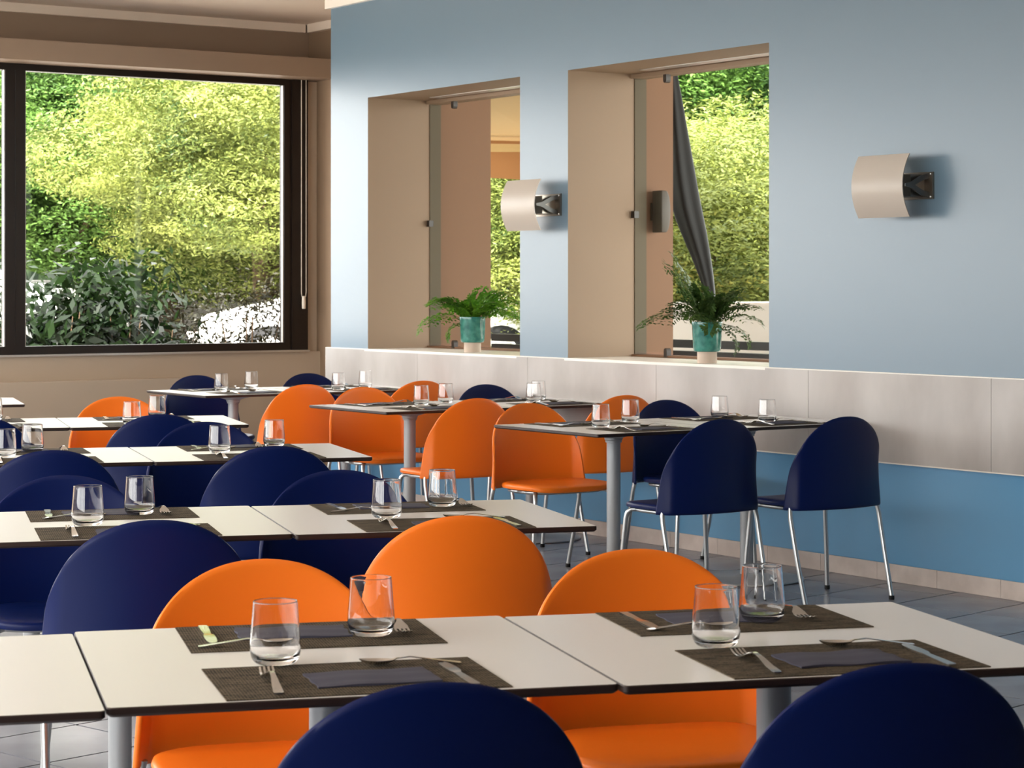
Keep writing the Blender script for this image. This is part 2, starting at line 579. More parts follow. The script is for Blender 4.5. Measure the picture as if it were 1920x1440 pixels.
# frameless windows in the blue wall
for n, (y0, y1) in ((6, W1), (7, W2)):
    wn = thing('window_%d' % n, 'frameless pane on bronze clips in the %s opening of the blue wall' % ('farther' if n == 6 else 'nearer'), 'window')
    wn['kind'] = 'structure'
    MB().box(XG - .005, XG + .005, y0 + .012, y1 - .012, ZS + .03, ZT - .03).build('pane', M['pane3'], wn)
    MB().box(XW - .026, XO + .03, y0 + .001, y1 - .001, ZS - .0145, ZS).build('sill', M['strip'], wn)
    MB().box(XG - .02, XG + .09, y0 + .001, y1 - .001, ZT - .024, ZT - .001).build('head_track', M['cream'], wn)
    MB().box(XG + .007, XO, y1 - .006, y1 - .0005, ZS + .013, ZT - .025).build('outer_liner', M['liner'], wn)
    MB().box(7.62, 7.70, y0 + .02, y1 - .25, ZT - .004, ZT - .0005).build('head_channel', M['alu'], wn)
    MB().box(XG - .012, XG + .09, y0 + .001, y1 - .001, ZS + .001, ZS + .012).build('bottom_track', M['pier'], wn)

    def clip(yy, zz, vert):
        mb = MB()
        pr = [(-.014, -.026), (.014, -.026), (.014, .012), (.010, .022), (0, .026), (-.010, .022), (-.014, .012)]
        if vert == 0:
            pr = [(a_, -b_) for a_, b_ in reversed(pr)]
        n_ = len(pr)
        vs_ = [(XG - .016, yy + a_, zz + b_) for a_, b_ in pr] + [(XG + .016, yy + a_, zz + b_) for a_, b_ in pr]
        mb.add(vs_, [tuple(reversed(range(n_))), tuple(range(n_, 2 * n_))] + [(k, (k + 1) % n_, n_ + (k + 1) % n_, n_ + k) for k in range(n_)])
        mb.build('pane_clip', M['brasshw'], wn)
    clip(y1 - .31, ZT - .045, 0)
    clip(y1 - .315, ZS + .028, 1)
    mb = MB().box(XG - .016, XG + .016, y1 - .032, y1 - .002, 1.76, 1.80)
    mb.build('pane_clip', M['brasshw'], wn)
    clip(y0 + .31, ZT - .045, 0)
    clip(y0 + .315, ZS + .028, 1)

# blind cord hanging in front of the jamb
t = thing('blind_cord', 'white looped blind cord with a small weight beside the big window', 'cord', (7.74, 14.05, 1.21))
mb = MB().tube([(-.019, 0, 1.63), (-.019, 0, .12), (-.014, 0, .085)], .0028, 6)
mb.build('cord', M['cord'], t)
MB().tube([(.019, 0, 1.63), (.019, 0, .12), (.014, 0, .085)], .0028, 6).build('cord', M['cord'], t)
MB().lathe([(.010, 0), (.013, .004), (.014, .05), (.012, .088), (.006, .092)], 14).build('weight', M['cord'], t, smooth=True, angle=40)

# ------------------------------------------------------------------ wall lamps


def wall_lamp(yn, label):
    t = thing('wall_lamp', label, 'lamp', (XW, yn, 1.83), 0, 'curved wall lamps on the blue wall')
    L, Hh = .335, .143
    n = 20
    vs_, fs = [], []
    for k in range(n + 1):
        s_ = -1 + 2 * k / n
        z = Hh * s_
        x = -.165 + .045 * s_ * s_
        vs_ += [(x, .035, z), (x, .035 + L, z)]
    for k in range(n):
        fs.append((2 * k, 2 * k + 1, 2 * k + 3, 2 * k + 2))
    me = MB().add(vs_, fs).mesh('shade', M['lamp'])
    link('shade', finish(me, solid=.004), t)
    MB().box(-.012, -.001, .0, .33, -.062, .062).build('back_plate', M['brushed'], t)
    for yy, nm in ((.03, 'arm'), (.31, 'arm')):
        mb = MB()
        pr = [(-.010, -.056), (-.06, -.044), (-.118, -.014), (-.158, -.006), (-.158, .006), (-.118, .014), (-.06, .044), (-.010, .056),
              (-.010, .030), (-.05, .022), (-.098, 0), (-.05, -.022), (-.010, -.030)]
        n_ = len(pr)
        vs_ = [(a_, yy, b_) for a_, b_ in pr] + [(a_, yy - .006, b_) for a_, b_ in pr]
        mb.add(vs_, [tuple(range(n_)), tuple(reversed(range(n_, 2 * n_)))] + [(k, n_ + k, n_ + (k + 1) % n_, (k + 1) % n_) for k in range(n_)])
        mb.build(nm, M['armm'], t)
    MB().box(-.10, -.013, .05, .28, -.05, .05).build('lamp_holder', M['brushed'], t)
    for z in (-.052, .052):
        MB().lathe([(.005, 0), (.005, .003), (.002, .005)], 10).build('screw', M['steel'], t).matrix_local = Matrix.Translation((-.0125, .012, z)) @ Matrix.Rotation(-PI / 2, 4, 'Y')


wall_lamp(7.351, 'white curved wall lamp alone on the right of the blue wall')
wall_lamp(10.272, 'white curved wall lamp between the two blue wall windows')

# ------------------------------------------------------------------ tables
TZ = .741
TL, TW = .80, .765


def table_meshes():
    # top: laminate slab with rounded corners and an undercut dark edge
    def rr(L, W, r, n=5):
        P = []
        for cx, cy, a0 in ((L / 2 - r, W / 2 - r, 0), (-L / 2 + r, W / 2 - r, 90), (-L / 2 + r, -W / 2 + r, 180), (L / 2 - r, -W / 2 + r, 270)):
            for k in range(n + 1):
                a = rad(a0 + 90 * k / n)
                P.append((cx + r * cos(a), cy + r * sin(a)))
        return P
    rings = [(rr(TL - .05, TW - .05, .006), -.0165), (rr(TL - .010, TW - .010, .007), -.0150), (rr(TL, TW, .009), -.0105), (rr(TL, TW, .009), -.0022), (rr(TL - .003, TW - .003, .008), 0.0)]
    mb = MB()
    n = len(rings[0][0])
    vs_ = [(x, y, TZ + z) for P, z in rings for x, y in P]
    fs, mi = [tuple(reversed(range(n)))], [1]
    for i in range(len(rings) - 1):
        for k in range(n):
            l = (k + 1) % n
            fs.append((i * n + k, i * n + l, (i + 1) * n + l, (i + 1) * n + k))
            mi.append(1)
    fs.append(tuple((len(rings) - 1) * n + k for k in range(n)))
    mi.append(0)
    mb.add(vs_, fs, mi)
    top = mb.mesh('tabletop', [M['top'], M['edge']])
    br = MB().lathe([(.030, .668), (.037, .670), (.037, .679), (.041, .682), (.041, .690), (.050, .694), (.085, .704), (.14, .713), (.20, .7195), (.26, .7225), (.26, .7243)], 40).mesh('bracket', M['post'], True, 40)
    col = MB().lathe([(.031, .016), (.031, .672)], 32).mesh('column', M['post'], True, 50)
    base = MB().lathe([(.262, 0.0005), (.27, .004), (.268, .009), (.20, .0125), (.06, .016), (.045, .024), (.033, .026)], 56).mesh('base', M['post'], True, 40)
    return top, br, col, base


TM = table_meshes()
TABLES = {}


def table(key, x, y, rz, label, pole=(0, 0)):
    t = thing('bistro_table', label, 'table', (x, y, 0), rz, 'square pedestal tables')
    for nm, me in zip(('tabletop', 'bracket', 'column', 'base'), TM):
        link(nm, me, t)
    TABLES[key] = (x, y, rz, t)


def row(p_near_left, p_near_right, n, ang, names):
    pass


RA = rad(-19.5)


def rowtab(cx, cy, rz, k, off=0.0):
    return cx + k * .803 * cos(rz) - off * sin(rz), cy + k * .803 * sin(rz) + off * cos(rz)


A1 = (1.880, 3.330)
x, y = rowtab(*A1, RA, -1, -.022)
table('A0', x, y, RA, 'front row table cut off by the left edge of the photo')
table('A1', *A1, RA, 'left of the two fully set tables in the front row')
x, y = rowtab(*A1, RA, 1, -.018)
table('A2', x, y, RA, 'right front table ending the nearest row')
RB = rad(-19.0)
B1 = (3.234, 5.232)
x, y = rowtab(*B1, RB, -1, .02)
table('B0', x, y, RB, 'second row table at the left with a glaring white top')
table('B1', *B1, RB, 'second row table ending before the orange chair')
RC = rad(-17.5)
C1 = (3.945, 7.605)
table('C1', *C1, RC, 'third row table between the pairs of navy chairs')
x, y = rowtab(*C1, RC, -1, .01)
table('C0', x, y, RC, 'third row table reaching out of the left edge')
RD = rad(-18.0)
D1 = (4.475, 9.600)
table('D1', *D1, RD, 'fourth row table in front of the lone orange chair')
x, y = rowtab(*D1, RD, -1, .012)
table('D0', x, y, RD, 'fourth row table leaving the frame at the left')
table('E0', 4.29, 11.83, rad(-17), 'farthest left table of which only one corner shows')
for nm, x0, yc, la, lb in (('W1', 5.775, 12.05, 'table end pointing into the room under the big window', 'table next to the wall in the farthest wall row'),
                           ('W2', 5.775, 10.03, 'table end pointing into the room in the middle wall row', 'table next to the wall in the middle wall row'),
                           ('W3', 5.645, 8.07, 'table end pointing into the room in the nearest wall row', 'table next to the wall beside the two navy chair backs')):
    table(nm + 'a', x0 + TW / 2, yc, PI / 2, 'wall row ' + la)
    table(nm + 'b', x0 + TW * 1.5 + .004, yc - .01, PI / 2, la and 'wall row ' + lb)

# ------------------------------------------------------------------ chairs


def sstep(a, b, x):
    t = min(1, max(0, (x - a) / (b - a)))
    return t * t * (3 - 2 * t)


def chair_meshes(m):
    NS, NT = 28, 14
    vs_, fs = [], []
    for i in range(NS + 1):
        s_ = -1 + 2 * i / NS
        xs = sin(s_ * PI / 2 * .97) / sin(PI / 2 * .97)
        zt = .575 + .235 * max(0.0, 1 - abs(xs) ** 2.15) ** (1 / 2.15)
        for j in range(NT + 1):
            q = j / NT
            z = .408 + q * (zt - .408)
            half = .247 + .021 * (1 - min(1, (z - .408) / .24))
            x_ = xs * half
            r = abs(xs)
            y_ = -.195 + .062 * r ** 2.0 * (1 - .30 * sstep(.5, .81, z))
            y_ += .050 * (max(0, r - .90) / .10) * max(0, 1 - (z - .408) / .33)
            y_ += .012 * (z - .41) / .4 - .012 * sstep(.55, .81, z)
            vs_.append((x_, y_, z))
    for i in range(NS):
        for j in range(NT):
            a = i * (NT + 1) + j
            fs.append((a, a + NT + 1, a + NT + 2, a + 1))
    back = finish(MB().add(vs_, fs).mesh('backrest', m), solid=.013, subsurf=1)
    # seat: rounded slab, front corners soft, slightly dished
    P = []
    n = 48
    for k in range(n):
        a = 2 * PI * k / n
        c, s_ = cos(a), sin(a)
        e = 2 / 3.4 if s_ > 0 else 2 / 4.0
        px = .243 * math.copysign(abs(c) ** e, c)
        py = (.195 if s_ > 0 else .185) * math.copysign(abs(s_) ** e, s_)
        P.append((px, py + .050))
    mb = MB()
    rings = [(.90, .420), (.985, .422), (1.0, .432), (.985, .442), (.93, .446), (.6, .441), (.25, .438)]
    vs_ = [(x_ * s_, (y_ - .050) * s_ + .050, z - .010 * sstep(.14, .26, y_ * s_) * 1.0) for s_, z in rings for x_, y_ in P]
    fs = [tuple(reversed(range(n)))]
    for i in range(len(rings) - 1):
        for k in range(n):
            l = (k + 1) % n
            fs.append((i * n + k, i * n + l, (i + 1) * n + l, (i + 1) * n + k))
    fs.append(tuple((len(rings) - 1) * n + k for k in range(n)))
    mb.add(vs_, fs)
    seat = mb.mesh('seat', m, True, 60)
    return back, seat


CH = {'orange': chair_meshes(M['orange']), 'navy': chair_meshes(M['navy'])}
fr = MB()
pts = []
for k in range(33):
    a = 2 * PI * k / 32
    pts.append((.212 * math.copysign(abs(cos(a)) ** .6, cos(a)), 0.04 + .155 * math.copysign(abs(sin(a)) ** .6, sin(a)), .411))
FRM = MB().tube(pts, .0095, 8).mesh('seat_frame', M['steel'], True)


def leg_mesh(sx, front):
    if front:
        P = [(.185 * sx, .14, .411), (.205 * sx, .168, .409), (.215 * sx, .182, .395), (.219 * sx, .188, .37), (.234 * sx, .197, .2), (.246 * sx, .204, .012)]
    else:
        P = [(.250 * sx, -.110, .425), (.254 * sx, -.113, .403), (.257 * sx, -.119, .375), (.255 * sx, -.16, .2), (.250 * sx, -.208, .012)]
    a = MB().tube(P, .0105, 10).mesh('leg', M['steel'], True, 60)
    e = P[-1]
    b = MB().lathe([(.0115, .0), (.0125, .003), (.0125, .016), (.011, .018)], 10, c=(e[0], e[1], 0)).mesh('foot_cap', M['rubber'], True, 50)
    return a, b


LEGS = [leg_mesh(sx, fr_) for sx in (-1, 1) for fr_ in (True, False)]


def chair(color, apex_u, apex_v, face, label, z=.81, dx=0, dy=0, group=None):
    """place a chair from the crown of its backrest; face = direction angle of the sitter"""
    d = (EYE - z) * F_PX / (apex_v - HOR)
    x, y = cam_pt(apex_u, d)
    f_ = (cos(face), sin(face))
    x, y = x + f_[0] * .19 + dx, y + f_[1] * .19 + dy
    t = thing('shell_chair', label, 'chair', (x, y, 0), face - PI / 2, group or ('orange shell chairs' if color == 'orange' else 'navy shell chairs'))
    link('backrest', CH[color][0], t)
    link('seat', CH[color][1], t)
    link('seat_frame', FRM, t)
    for a, b in LEGS:
        l = link('leg', a, t)
        link('foot_cap', b, l)
    return t


UP = PI / 2


def fr_row(R):
    return UP + R


def fa_row(R):
    return UP + R + PI


chair('navy', 815, 1276, fr_row(RA), 'navy chair back cut by the bottom edge, before the left front table')
chair('navy', 1690, 1240, fr_row(RA), 'navy chair back in the bottom right corner of the photo')
chair('orange', 490, 1047, fa_row(RA), 'orange chair facing the camera behind the left front table')
chair('orange', 1190, 1028, fa_row(RA), 'orange chair facing the camera behind the right front table')
chair('navy', 290, 973, fr_row(RB), 'navy chair back standing before the left second row table')
chair('orange', 865, 965, fr_row(RB), 'orange chair back standing before the right second row table')
chair('navy', 120, 890, fa_row(RB), 'navy chair facing the camera behind the left second row table')
chair('navy', 635, 880, fa_row(RB), 'navy chair facing the camera behind the right second row table')
chair('navy', 95, 840, fr_row(RC), 'navy chair back before the left third row table', dx=-.025, dy=-.07)
chair('navy', 515, 835, fr_row(RC), 'navy chair back before the right third row table')
chair('navy', 385, 790, fa_row(RC), 'navy chair facing the camera behind the right third row table')
chair('navy', -44, 776, fr_row(RD), 'navy chair back peeking in at the left edge, fourth row', dx=-.06, dy=-.17)
chair('navy', 297, 774, fr_row(RD), 'navy chair back before the fourth row table', dx=-.025, dy=-.07)
chair('orange', 222, 743, fa_row(RD), 'lone orange chair facing the camera by the beige window wall')
chair('navy', 1587, 780, UP, 'navy chair back nearest the stone band, right of its twin')
chair('navy', 1352, 785, UP, 'navy chair back left of its twin with a pale glint on its seat')
chair('orange', 990, 755, -UP, 'orange chair turned to the camera at the nearest wall row')
chair('navy', 1248, 749, -UP, 'navy chair turned to the camera at the nearest wall row')
chair('orange', 893, 746, UP, 'orange chair back before the middle wall row, nearer the aisle')
chair('orange', 1172, 740, UP, 'orange chair back before the middle wall row, beside the wall')
chair('orange', 680, 725, -UP, 'orange chair turned to the camera at the middle wall row')
chair('navy', 910, 720, -UP, 'navy chair turned to the camera below the potted fern window')
chair('orange', 573, 720, UP, 'orange chair back before the farthest wall row, nearer the aisle')
chair('orange', 792, 713, UP, 'orange chair back before the farthest wall row, beside the wall')
chair('navy', 368, 703, -UP, 'navy chair under the big window at the farthest wall row')
chair('navy', 588, 700, -UP, 'navy chair in the far corner at the end of the stone band', dy=.08)

# ------------------------------------------------------------------ table settings


def strip_mesh(name, rows, cols=5, th=.0016, skip=None, mats=None):
    """rows: (s, halfwidth, z, cup); a thin formed sheet along local y"""
    mb = MB()
    vs_, idx = [], {}
    n = cols
    for layer in (0, 1):
        for i, (s_, wd, z, cup) in enumerate(rows):
            for j in range(n + 1):
                q = -1 + 2 * j / n
                vs_.append((q * wd, s_, z - cup * (1 - q * q) + (th if layer == 0 else 0)))
    L = len(rows) * (n + 1)
    cells = [(i, j) for i in range(len(rows) - 1) for j in range(n) if not (skip and skip(i, j))]
    cs = set(cells)
    fs = []
    for i, j in cells:
        a = i * (n + 1) + j
        b, c, d = a + 1, a + n + 2, a + n + 1
        fs.append((a, b, c, d))
        fs.append((L + d, L + c, L + b, L + a))
        for (ni, nj, p, q) in ((i - 1, j, a, b), (i + 1, j, c, d), (i, j - 1, d, a), (i, j + 1, b, c)):
            if (ni, nj) not in cs:
                fs.append((q, p, L + p, L + q))
    mb.add(vs_, fs)
    return mb.mesh(name, M['cutlery'], True, 50)


FORK = strip_mesh('fork', [(-.10, .006, .0022, 0), (-.095, .0082, .0022, 0), (-.06, .0070, .006, 0), (-.02, .0045, .014, 0), (.010, .0038, .017, 0), (.022, .0060, .015, 0),
                           (.034, .0125, .0085, 0), (.046, .0135, .0045, 0), (.065, .0130, .003, 0), (.082, .0125, .0045, 0), (.098, .0120, .0095, 0)], 7, .002,
                  skip=lambda i, j: i >= 7 and j % 2 == 1)
KNIFE = strip_mesh('knife', [(-.105, .0065, .0004, 0), (-.102, .0085, .0004, 0), (-.05, .0080, .0004, 0), (.0, .0062, .0006, 0), (.008, .0070, .001, 0), (.014, .0095, .0014, 0), (.05, .0105, .0014, 0), (.09, .0088, .0012, 0), (.103, .0050, .0012, 0), (.107, .001, .0012, 0)], 4, .004)
SPOON = strip_mesh('spoon', [(-.085, .0075, .0012, 0), (-.08, .009, .0015, 0), (-.04, .0055, .007, 0), (.0, .0032, .013, 0), (.022, .0034, .011, 0), (.030, .0078, .0085, .002), (.042, .0135, .0085, .0065), (.056, .0155, .0085, .0075), (.070, .0135, .0090, .006), (.080, .008, .010, .003), (.085, .0015, .011, 0)], 6, .0013)


def tumbler():
    out = [(.0, .0), (.012, .0), (.022, .0003), (.030, .0016), (.0345, .0042), (.0380, .0085), (.0405, .014), (.0420, .021), (.0425, .028), (.0421, .038), (.0412, .050), (.0400, .064), (.0388, .079), (.0378, .092), (.0372, .1005), (.0370, .1035), (.03695, .1043)]
    inn = [(.0365, .1050), (.0360, .1050), (.0356, .1043), (.03555, .1035), (.0358, .1005), (.0364, .092), (.0374, .079), (.0386, .064), (.0398, .050), (.0407, .038), (.0411, .029), (.0404, .022), (.0386, .0172), (.035, .0138), (.030, .0118), (.022, .0106), (.012, .0101), (.0, .010)]
    return MB().lathe(out + inn, 40).mesh('tumbler', M['glass'], True)


TUMB = tumbler()


def mat_mesh():
    mb = MB()
    mb.box(-.225, .225, -.145, .145, 0, .0018)
    return mb.mesh('placemat', M['mat'])


MAT = mat_mesh()


def napkin_mesh(seed):
    rnd = random.Random(seed)
    nx, ny = 16, 10
    mb = MB()
    vs_, fs = [], []
    hx, hy = .100, .064
    ph = [rnd.uniform(0, 6) for _ in range(6)]
    for i in range(nx + 1):
        for j in range(ny + 1):
            a, b = -1 + 2 * i / nx, -1 + 2 * j / ny
            x_ = a * hx + .0016 * sin(b * 7 + ph[0])
            y_ = b * hy + .0018 * sin(a * 6 + ph[1])
            e = max(abs(a), abs(b))
            z = .0045 - .0018 * sstep(.8, 1, e) + .0009 * sin(a * 5 + ph[2]) + .0007 * sin(b * 6 + ph[3])
            vs_.append((x_, y_, z))
    n = (nx + 1) * (ny + 1)
    vs_ += [(x_, y_, .0002) for x_, y_, z in vs_]
    for i in range(nx):
        for j in range(ny):
            a = i * (ny + 1) + j
            fs.append((a, a + ny + 1, a + ny + 2, a + 1))
            fs.append((n + a, n + a + 1, n + a + ny + 2, n + a + ny + 1))
    for i in range(nx):
        a, b = i * (ny + 1), (i + 1) * (ny + 1)
        fs.append((a, n + a, n + b, b))
        a, b = a + ny, b + ny
        fs.append((b, n + b, n + a, a))
    for j in range(ny):
        a, b = j, j + 1
        fs.append((b, n + b, n + a, a))
        a, b = nx * (ny + 1) + j, nx * (ny + 1) + j + 1
        fs.append((a, n + a, n + b, b))
    mb.add(vs_, fs)
    return mb.mesh('napkin', M['napkin'], True, 50)


NAPS = [napkin_mesh(s_) for s_ in range(4)]
rng = random.Random(5)
DESC = {'A0': 'cut-off front table at the left', 'A1': 'left front table', 'A2': 'right front table', 'B0': 'left second row table', 'B1': 'right second row table',
        'C0': 'left third row table', 'C1': 'right third row table', 'D0': 'left fourth row table', 'D1': 'right fourth row table',
        'W1a': 'farthest wall row table, aisle end', 'W1b': 'farthest wall row table, wall end', 'W2a': 'middle wall row table, aisle end',
        'W2b': 'middle wall row table, wall end', 'W3a': 'nearest wall row table, aisle end', 'W3b': 'nearest wall row table, wall end'}


def setting(key, side, gx=None, gy=None, jit=1.0, glass_uv=None):
    """side -1: near the camera, +1: far side. Local u runs to the right of the photo, v away."""
    x, y, rz, _ = TABLES[key]
    if key[0] == 'W':
        rz -= PI / 2
    wd = 'near' if side < 0 else 'far'
    where = '%s side of the %s' % (wd, DESC[key])
    c, s_ = cos(rz), sin(rz)

    def put(name, me, u, v, z, rot, label, cat, group):
        o = link(name, me)
        o.location = (x + u * c - v * s_, y + u * s_ + v * c, z)
        o.rotation_euler = (0, 0, rz + rot)
        return tag(o, label, cat, group)
    j = lambda a: rng.uniform(-a, a) * jit
    k = -side                                   # +1 for near, -1 for far (rotated by half a turn)
    base = 0 if side < 0 else PI
    ju, jv, jr = j(.012), j(.003), j(rad(1.2))

    def loc(u, v):
        return k * u + ju, -.228 * k + k * v + jv
    u, v = loc(0, 0)
    put('placemat', MAT, u, v, TZ + .0003, base + jr, 'woven brown placemat, ' + where, 'placemat', 'woven placemats')
    zt = TZ + .0022
    u, v = loc(.018 + j(.01), -.022 + j(.006))
    put('napkin', NAPS[rng.randrange(4)], u, v, zt, base + jr + j(rad(2)), 'folded slate blue napkin, ' + where, 'napkin', 'folded napkins')
    gq = glass_uv or ((-.105, -.070) if side < 0 else (.105, .195))
    fu = -.137 + j(.008)
    if abs(gq[1]) > .09 and gq[1] * side > 0 and abs(gq[0] - k * fu) < .062:
        fu = k * (gq[0] + (.064 if abs(gq[0] + .064) < .19 else -.064))
    u, v = loc(fu - k * ju, -.024 + j(.01))
    put('fork', FORK, u, v, zt, base + j(rad(3)), 'steel fork, ' + where, 'fork', 'forks')
    u, v = loc(.172 + j(.008), -.02 + j(.01))
    put('knife', KNIFE, u, v, zt, base + j(rad(3)), 'steel knife, ' + where, 'knife', 'knives')
    u, v = loc(.115 + j(.01), .098 + j(.006))
    put('spoon', SPOON, u, v, zt, base + PI / 2 + rad(-4) + j(rad(3)), 'steel dessert spoon, ' + where, 'spoon', 'dessert spoons')
    if glass_uv:
        gu, gv = glass_uv
    else:
        gu, gv = ((-.105, -.070) if side < 0 else (.105, .195))
    on_mat = abs(gv) > .085 and abs(gv) < .37
    edge = .05 < abs(gv) <= .13
    o = put('tumbler', TUMB, gu, gv, TZ + (.0025 if (on_mat or edge) else .0006), 0, 'clear glass tumbler, ' + where, 'glass', 'glass tumblers')


G = {('A1', -1): (-.100, -.072), ('A1', 1): (.112, .187), ('A2', -1): (-.134, -.068), ('A2', 1): (.05, .188), ('B1', -1): (-.098, -.066), ('B1', 1): (.121, .206),
     ('B0', -1): (-.09, -.069), ('B0', 1): (.07, .185), ('C1', -1): (-.11, -.03), ('C1', 1): (.145, .22), ('C0', -1): (-.10, -.06), ('C0', 1): (.02, .2),
     ('D1', -1): (-.12, -.30), ('D1', 1): (.06, .24), ('D0', 1): (.1, .2), ('D0', -1): (-.1, -.07),
     ('W3a', -1): (-.105, -.045), ('W3a', 1): (.22, .165), ('W3b', -1): (-.02, -.17), ('W3b', 1): (0.01, .21),
     ('W2a', -1): (.09, .03), ('W2a', 1): (.30, .12), ('W2b', -1): (-.02, -.05), ('W2b', 1): (.13, .12),
     ('W1a', -1): (-.06, .04), ('W1a', 1): (.22, .19), ('W1b', -1): (-.20, -.26), ('W1b', 1): (.13, -.02)}
for key in ('A1', 'A2', 'B0', 'B1', 'C0', 'C1', 'D0', 'D1', 'W1a', 'W1b', 'W2a', 'W2b', 'W3a', 'W3b'):
    for side in (-1, 1):
        setting(key, side, glass_uv=G.get((key, side)))

# ------------------------------------------------------------------ potted ferns


def frond_mesh(L, th0, droop, rnd, leaf, wid, m):
    """one arching frond in the local xz plane, rachis starting at the origin"""
    mb = MB()
    n = 15
    P = []
    p = Vector((0, 0, 0))
    a = th0
    for i in range(n + 1):
        P.append(p.copy())
        a -= droop / n * (0.4 + 1.2 * i / n)
        p = p + Vector((cos(a), 0, sin(a))) * (L / n)
    mb.tube([tuple(q) for q in P], [.0016 * (1 - .7 * i / n) for i in range(n + 1)], 4, 1)
    for i in range(3, n + 1):
        q = i / n
        t_ = (P[min(i + 1, n)] - P[i - 1]).normalized()
        up = Vector((-t_.z, 0, t_.x))
        ln = wid * L * (sin(PI * min(1, (q - .12) * 1.1)) ** .7 * .9 + .12) * (1 - .35 * q)
        for sd in (-1, 1):
            side = Vector((0, sd, 0))
            dr = (side * .86 + t_ * .5 + up * rnd.uniform(-.25, .15)).normalized()
            k = max(2, int(ln / leaf))
            for h in range(k):
                f_ = (h + .6) / k
                c = P[i] + dr * (ln * f_) - Vector((0, 0, 1)) * (ln * f_ * f_ * .25)
                sz = leaf * (1.25 - .5 * f_) * rnd.uniform(.8, 1.2)
                for s2 in (-1, 1):
                    d2 = (dr * .75 + t_ * s2 * .7 + up * rnd.uniform(-.3, .3)).normalized()
                    nn = d2.cross(up + dr * rnd.uniform(-.3, .3)).normalized()
                    tip = c + d2 * sz * 1.5
                    mid = c + d2 * sz * .7
                    mb.add([c, mid + nn * sz * .38, tip, mid - nn * sz * .38], [(0, 1, 2, 3)], 0)
    return mb.mesh('frond', [m, M['stem']])


def potted_fern(loc, label, specs, seed, m, leaf):
    rnd = random.Random(seed)
    t = thing('potted_fern', label, 'potted plant', loc, 0, 'ferns in teal pots on the window ledge')
    pot = MB().lathe([(.050, 0), (.0515, .003), (.0515, .060), (.045, .061)], 32).build('pot_foot', M['bare'], t, smooth=True, angle=40)
    MB().lathe([(.040, .0605), (.066, .0605), (.0705, .066), (.0735, .085), (.079, .195), (.0815, .212), (.0805, .2155), (.0775, .213), (.073, .17), (.0, .17)], 40).build('glazed_cup', M['teal'], t, smooth=True, angle=60)
    MB().lathe([(.0, .171), (.073, .171), (.072, .182), (.03, .190), (.0, .191)], 20).build('soil', M['soil'], t, smooth=True)
    for az, el, L, dr in specs:
        me = frond_mesh(L, rad(el), rad(dr), rnd, leaf, .34, m)
        o = link('frond', me, t)
        o.location = (.02 * cos(rad(az)), .02 * sin(rad(az)), .185)
        o.rotation_euler = (rad(rnd.uniform(-15, 15)), 0, rad(az))


rnd = random.Random(11)
# azimuth is measured in the room; the photo's left is about 146 deg, right about -34 deg
sp = [(146, 28, .36, 95), (150, 62, .30, 95), (140, 5, .20, 110), (-34, 45, .30, 95), (-20, 60, .28, 100), (-45, 32, .26, 60)]
for k in range(26):
    sp.append((rnd.uniform(0, 360), rnd.uniform(38, 85), rnd.uniform(.20, .31), rnd.uniform(55, 120)))
potted_fern((7.437, 11.387, ZS), 'bushy bright green fern in a teal pot on the farther ledge', sp, 3, M['fern'], .019)
sp = [(146, 35, .36, 80), (140, 78, .42, 25), (160, 70, .40, 30), (-34, 40, .30, 90), (-30, 20, .26, 110), (-50, 55, .30, 80), (-34, 5, .22, 120), (235, 40, .24, 110)]
for k in range(17):
    sp.append((rnd.uniform(0, 360), rnd.uniform(48, 85), rnd.uniform(.22, .34), rnd.uniform(40, 100)))
potted_fern((7.405, 9.10, ZS), 'airy dull green fern in a teal pot on the nearer ledge', sp, 4, M['fern2'], .019)

# ------------------------------------------------------------------ outside
struct('car_park', MB().box(-60, 90, 18.6, 119, -0.349, 0.30), M['ground'])
struct('ground', MB().box(-60, 90, -30, 120, -0.6, -0.35), M['ground'])


def crown_mesh(name, blobs, n, size, rnd, m, per=26, spread=3.2, aspect=.32):
    """a leafy crown: twig clumps scattered through the shells of a few ellipsoids, each a spray of leaf blades"""
    rg = np.random.default_rng(rnd.randrange(10 ** 6))
    unit = lambda v: v / np.maximum(np.linalg.norm(v, axis=1, keepdims=True), 1e-6)
    wts = [b[3] * b[4] + b[4] * b[5] + b[3] * b[5] for b in blobs]
    tot = sum(wts)
    out = []
    for b, wt in zip(blobs, wts):
        k = max(1, int(n * wt / tot / per))
        p = unit(rg.normal(size=(k, 3)))
        q = np.sqrt(rg.uniform(.40, 1.0, (k, 1)))
        c0 = np.array(b[:3]) + p * np.array(b[3:6]) * q
        nd = unit(p * .7 + rg.normal(size=(k, 3)) * .5 + np.array([0, 0, .3]))
        c = np.repeat(c0, per, 0) + rg.normal(size=(k * per, 3)) * np.array([1, 1, .55]) * (size * spread)
        nr = unit(np.repeat(nd, per, 0) + rg.normal(size=(k * per, 3)) * .38)
        t1 = unit(np.cross(nr, rg.normal(size=(k * per, 3))))
        t2 = np.cross(nr, t1)
        s_ = size * rg.uniform(.65, 1.3, (k * per, 1))
        out.append(np.stack([c - t1 * s_, c + t2 * s_ * aspect + nr * s_ * .1, c + t1 * s_, c - t2 * s_ * aspect + nr * s_ * .1], 1).reshape(-1, 3))
    V = np.concatenate(out).astype(np.float32)
    nf = len(V) // 4
    me = bpy.data.meshes.new(name)
    me.vertices.add(len(V))
    me.vertices.foreach_set('co', V.ravel())
    me.loops.add(len(V))
    me.loops.foreach_set('vertex_index', np.arange(len(V), dtype=np.int32))
    me.polygons.add(nf)
    me.polygons.foreach_set('loop_start', np.arange(nf, dtype=np.int32) * 4)
    me.materials.append(m)
    me.update(calc_edges=True)
    me.validate()
    return me


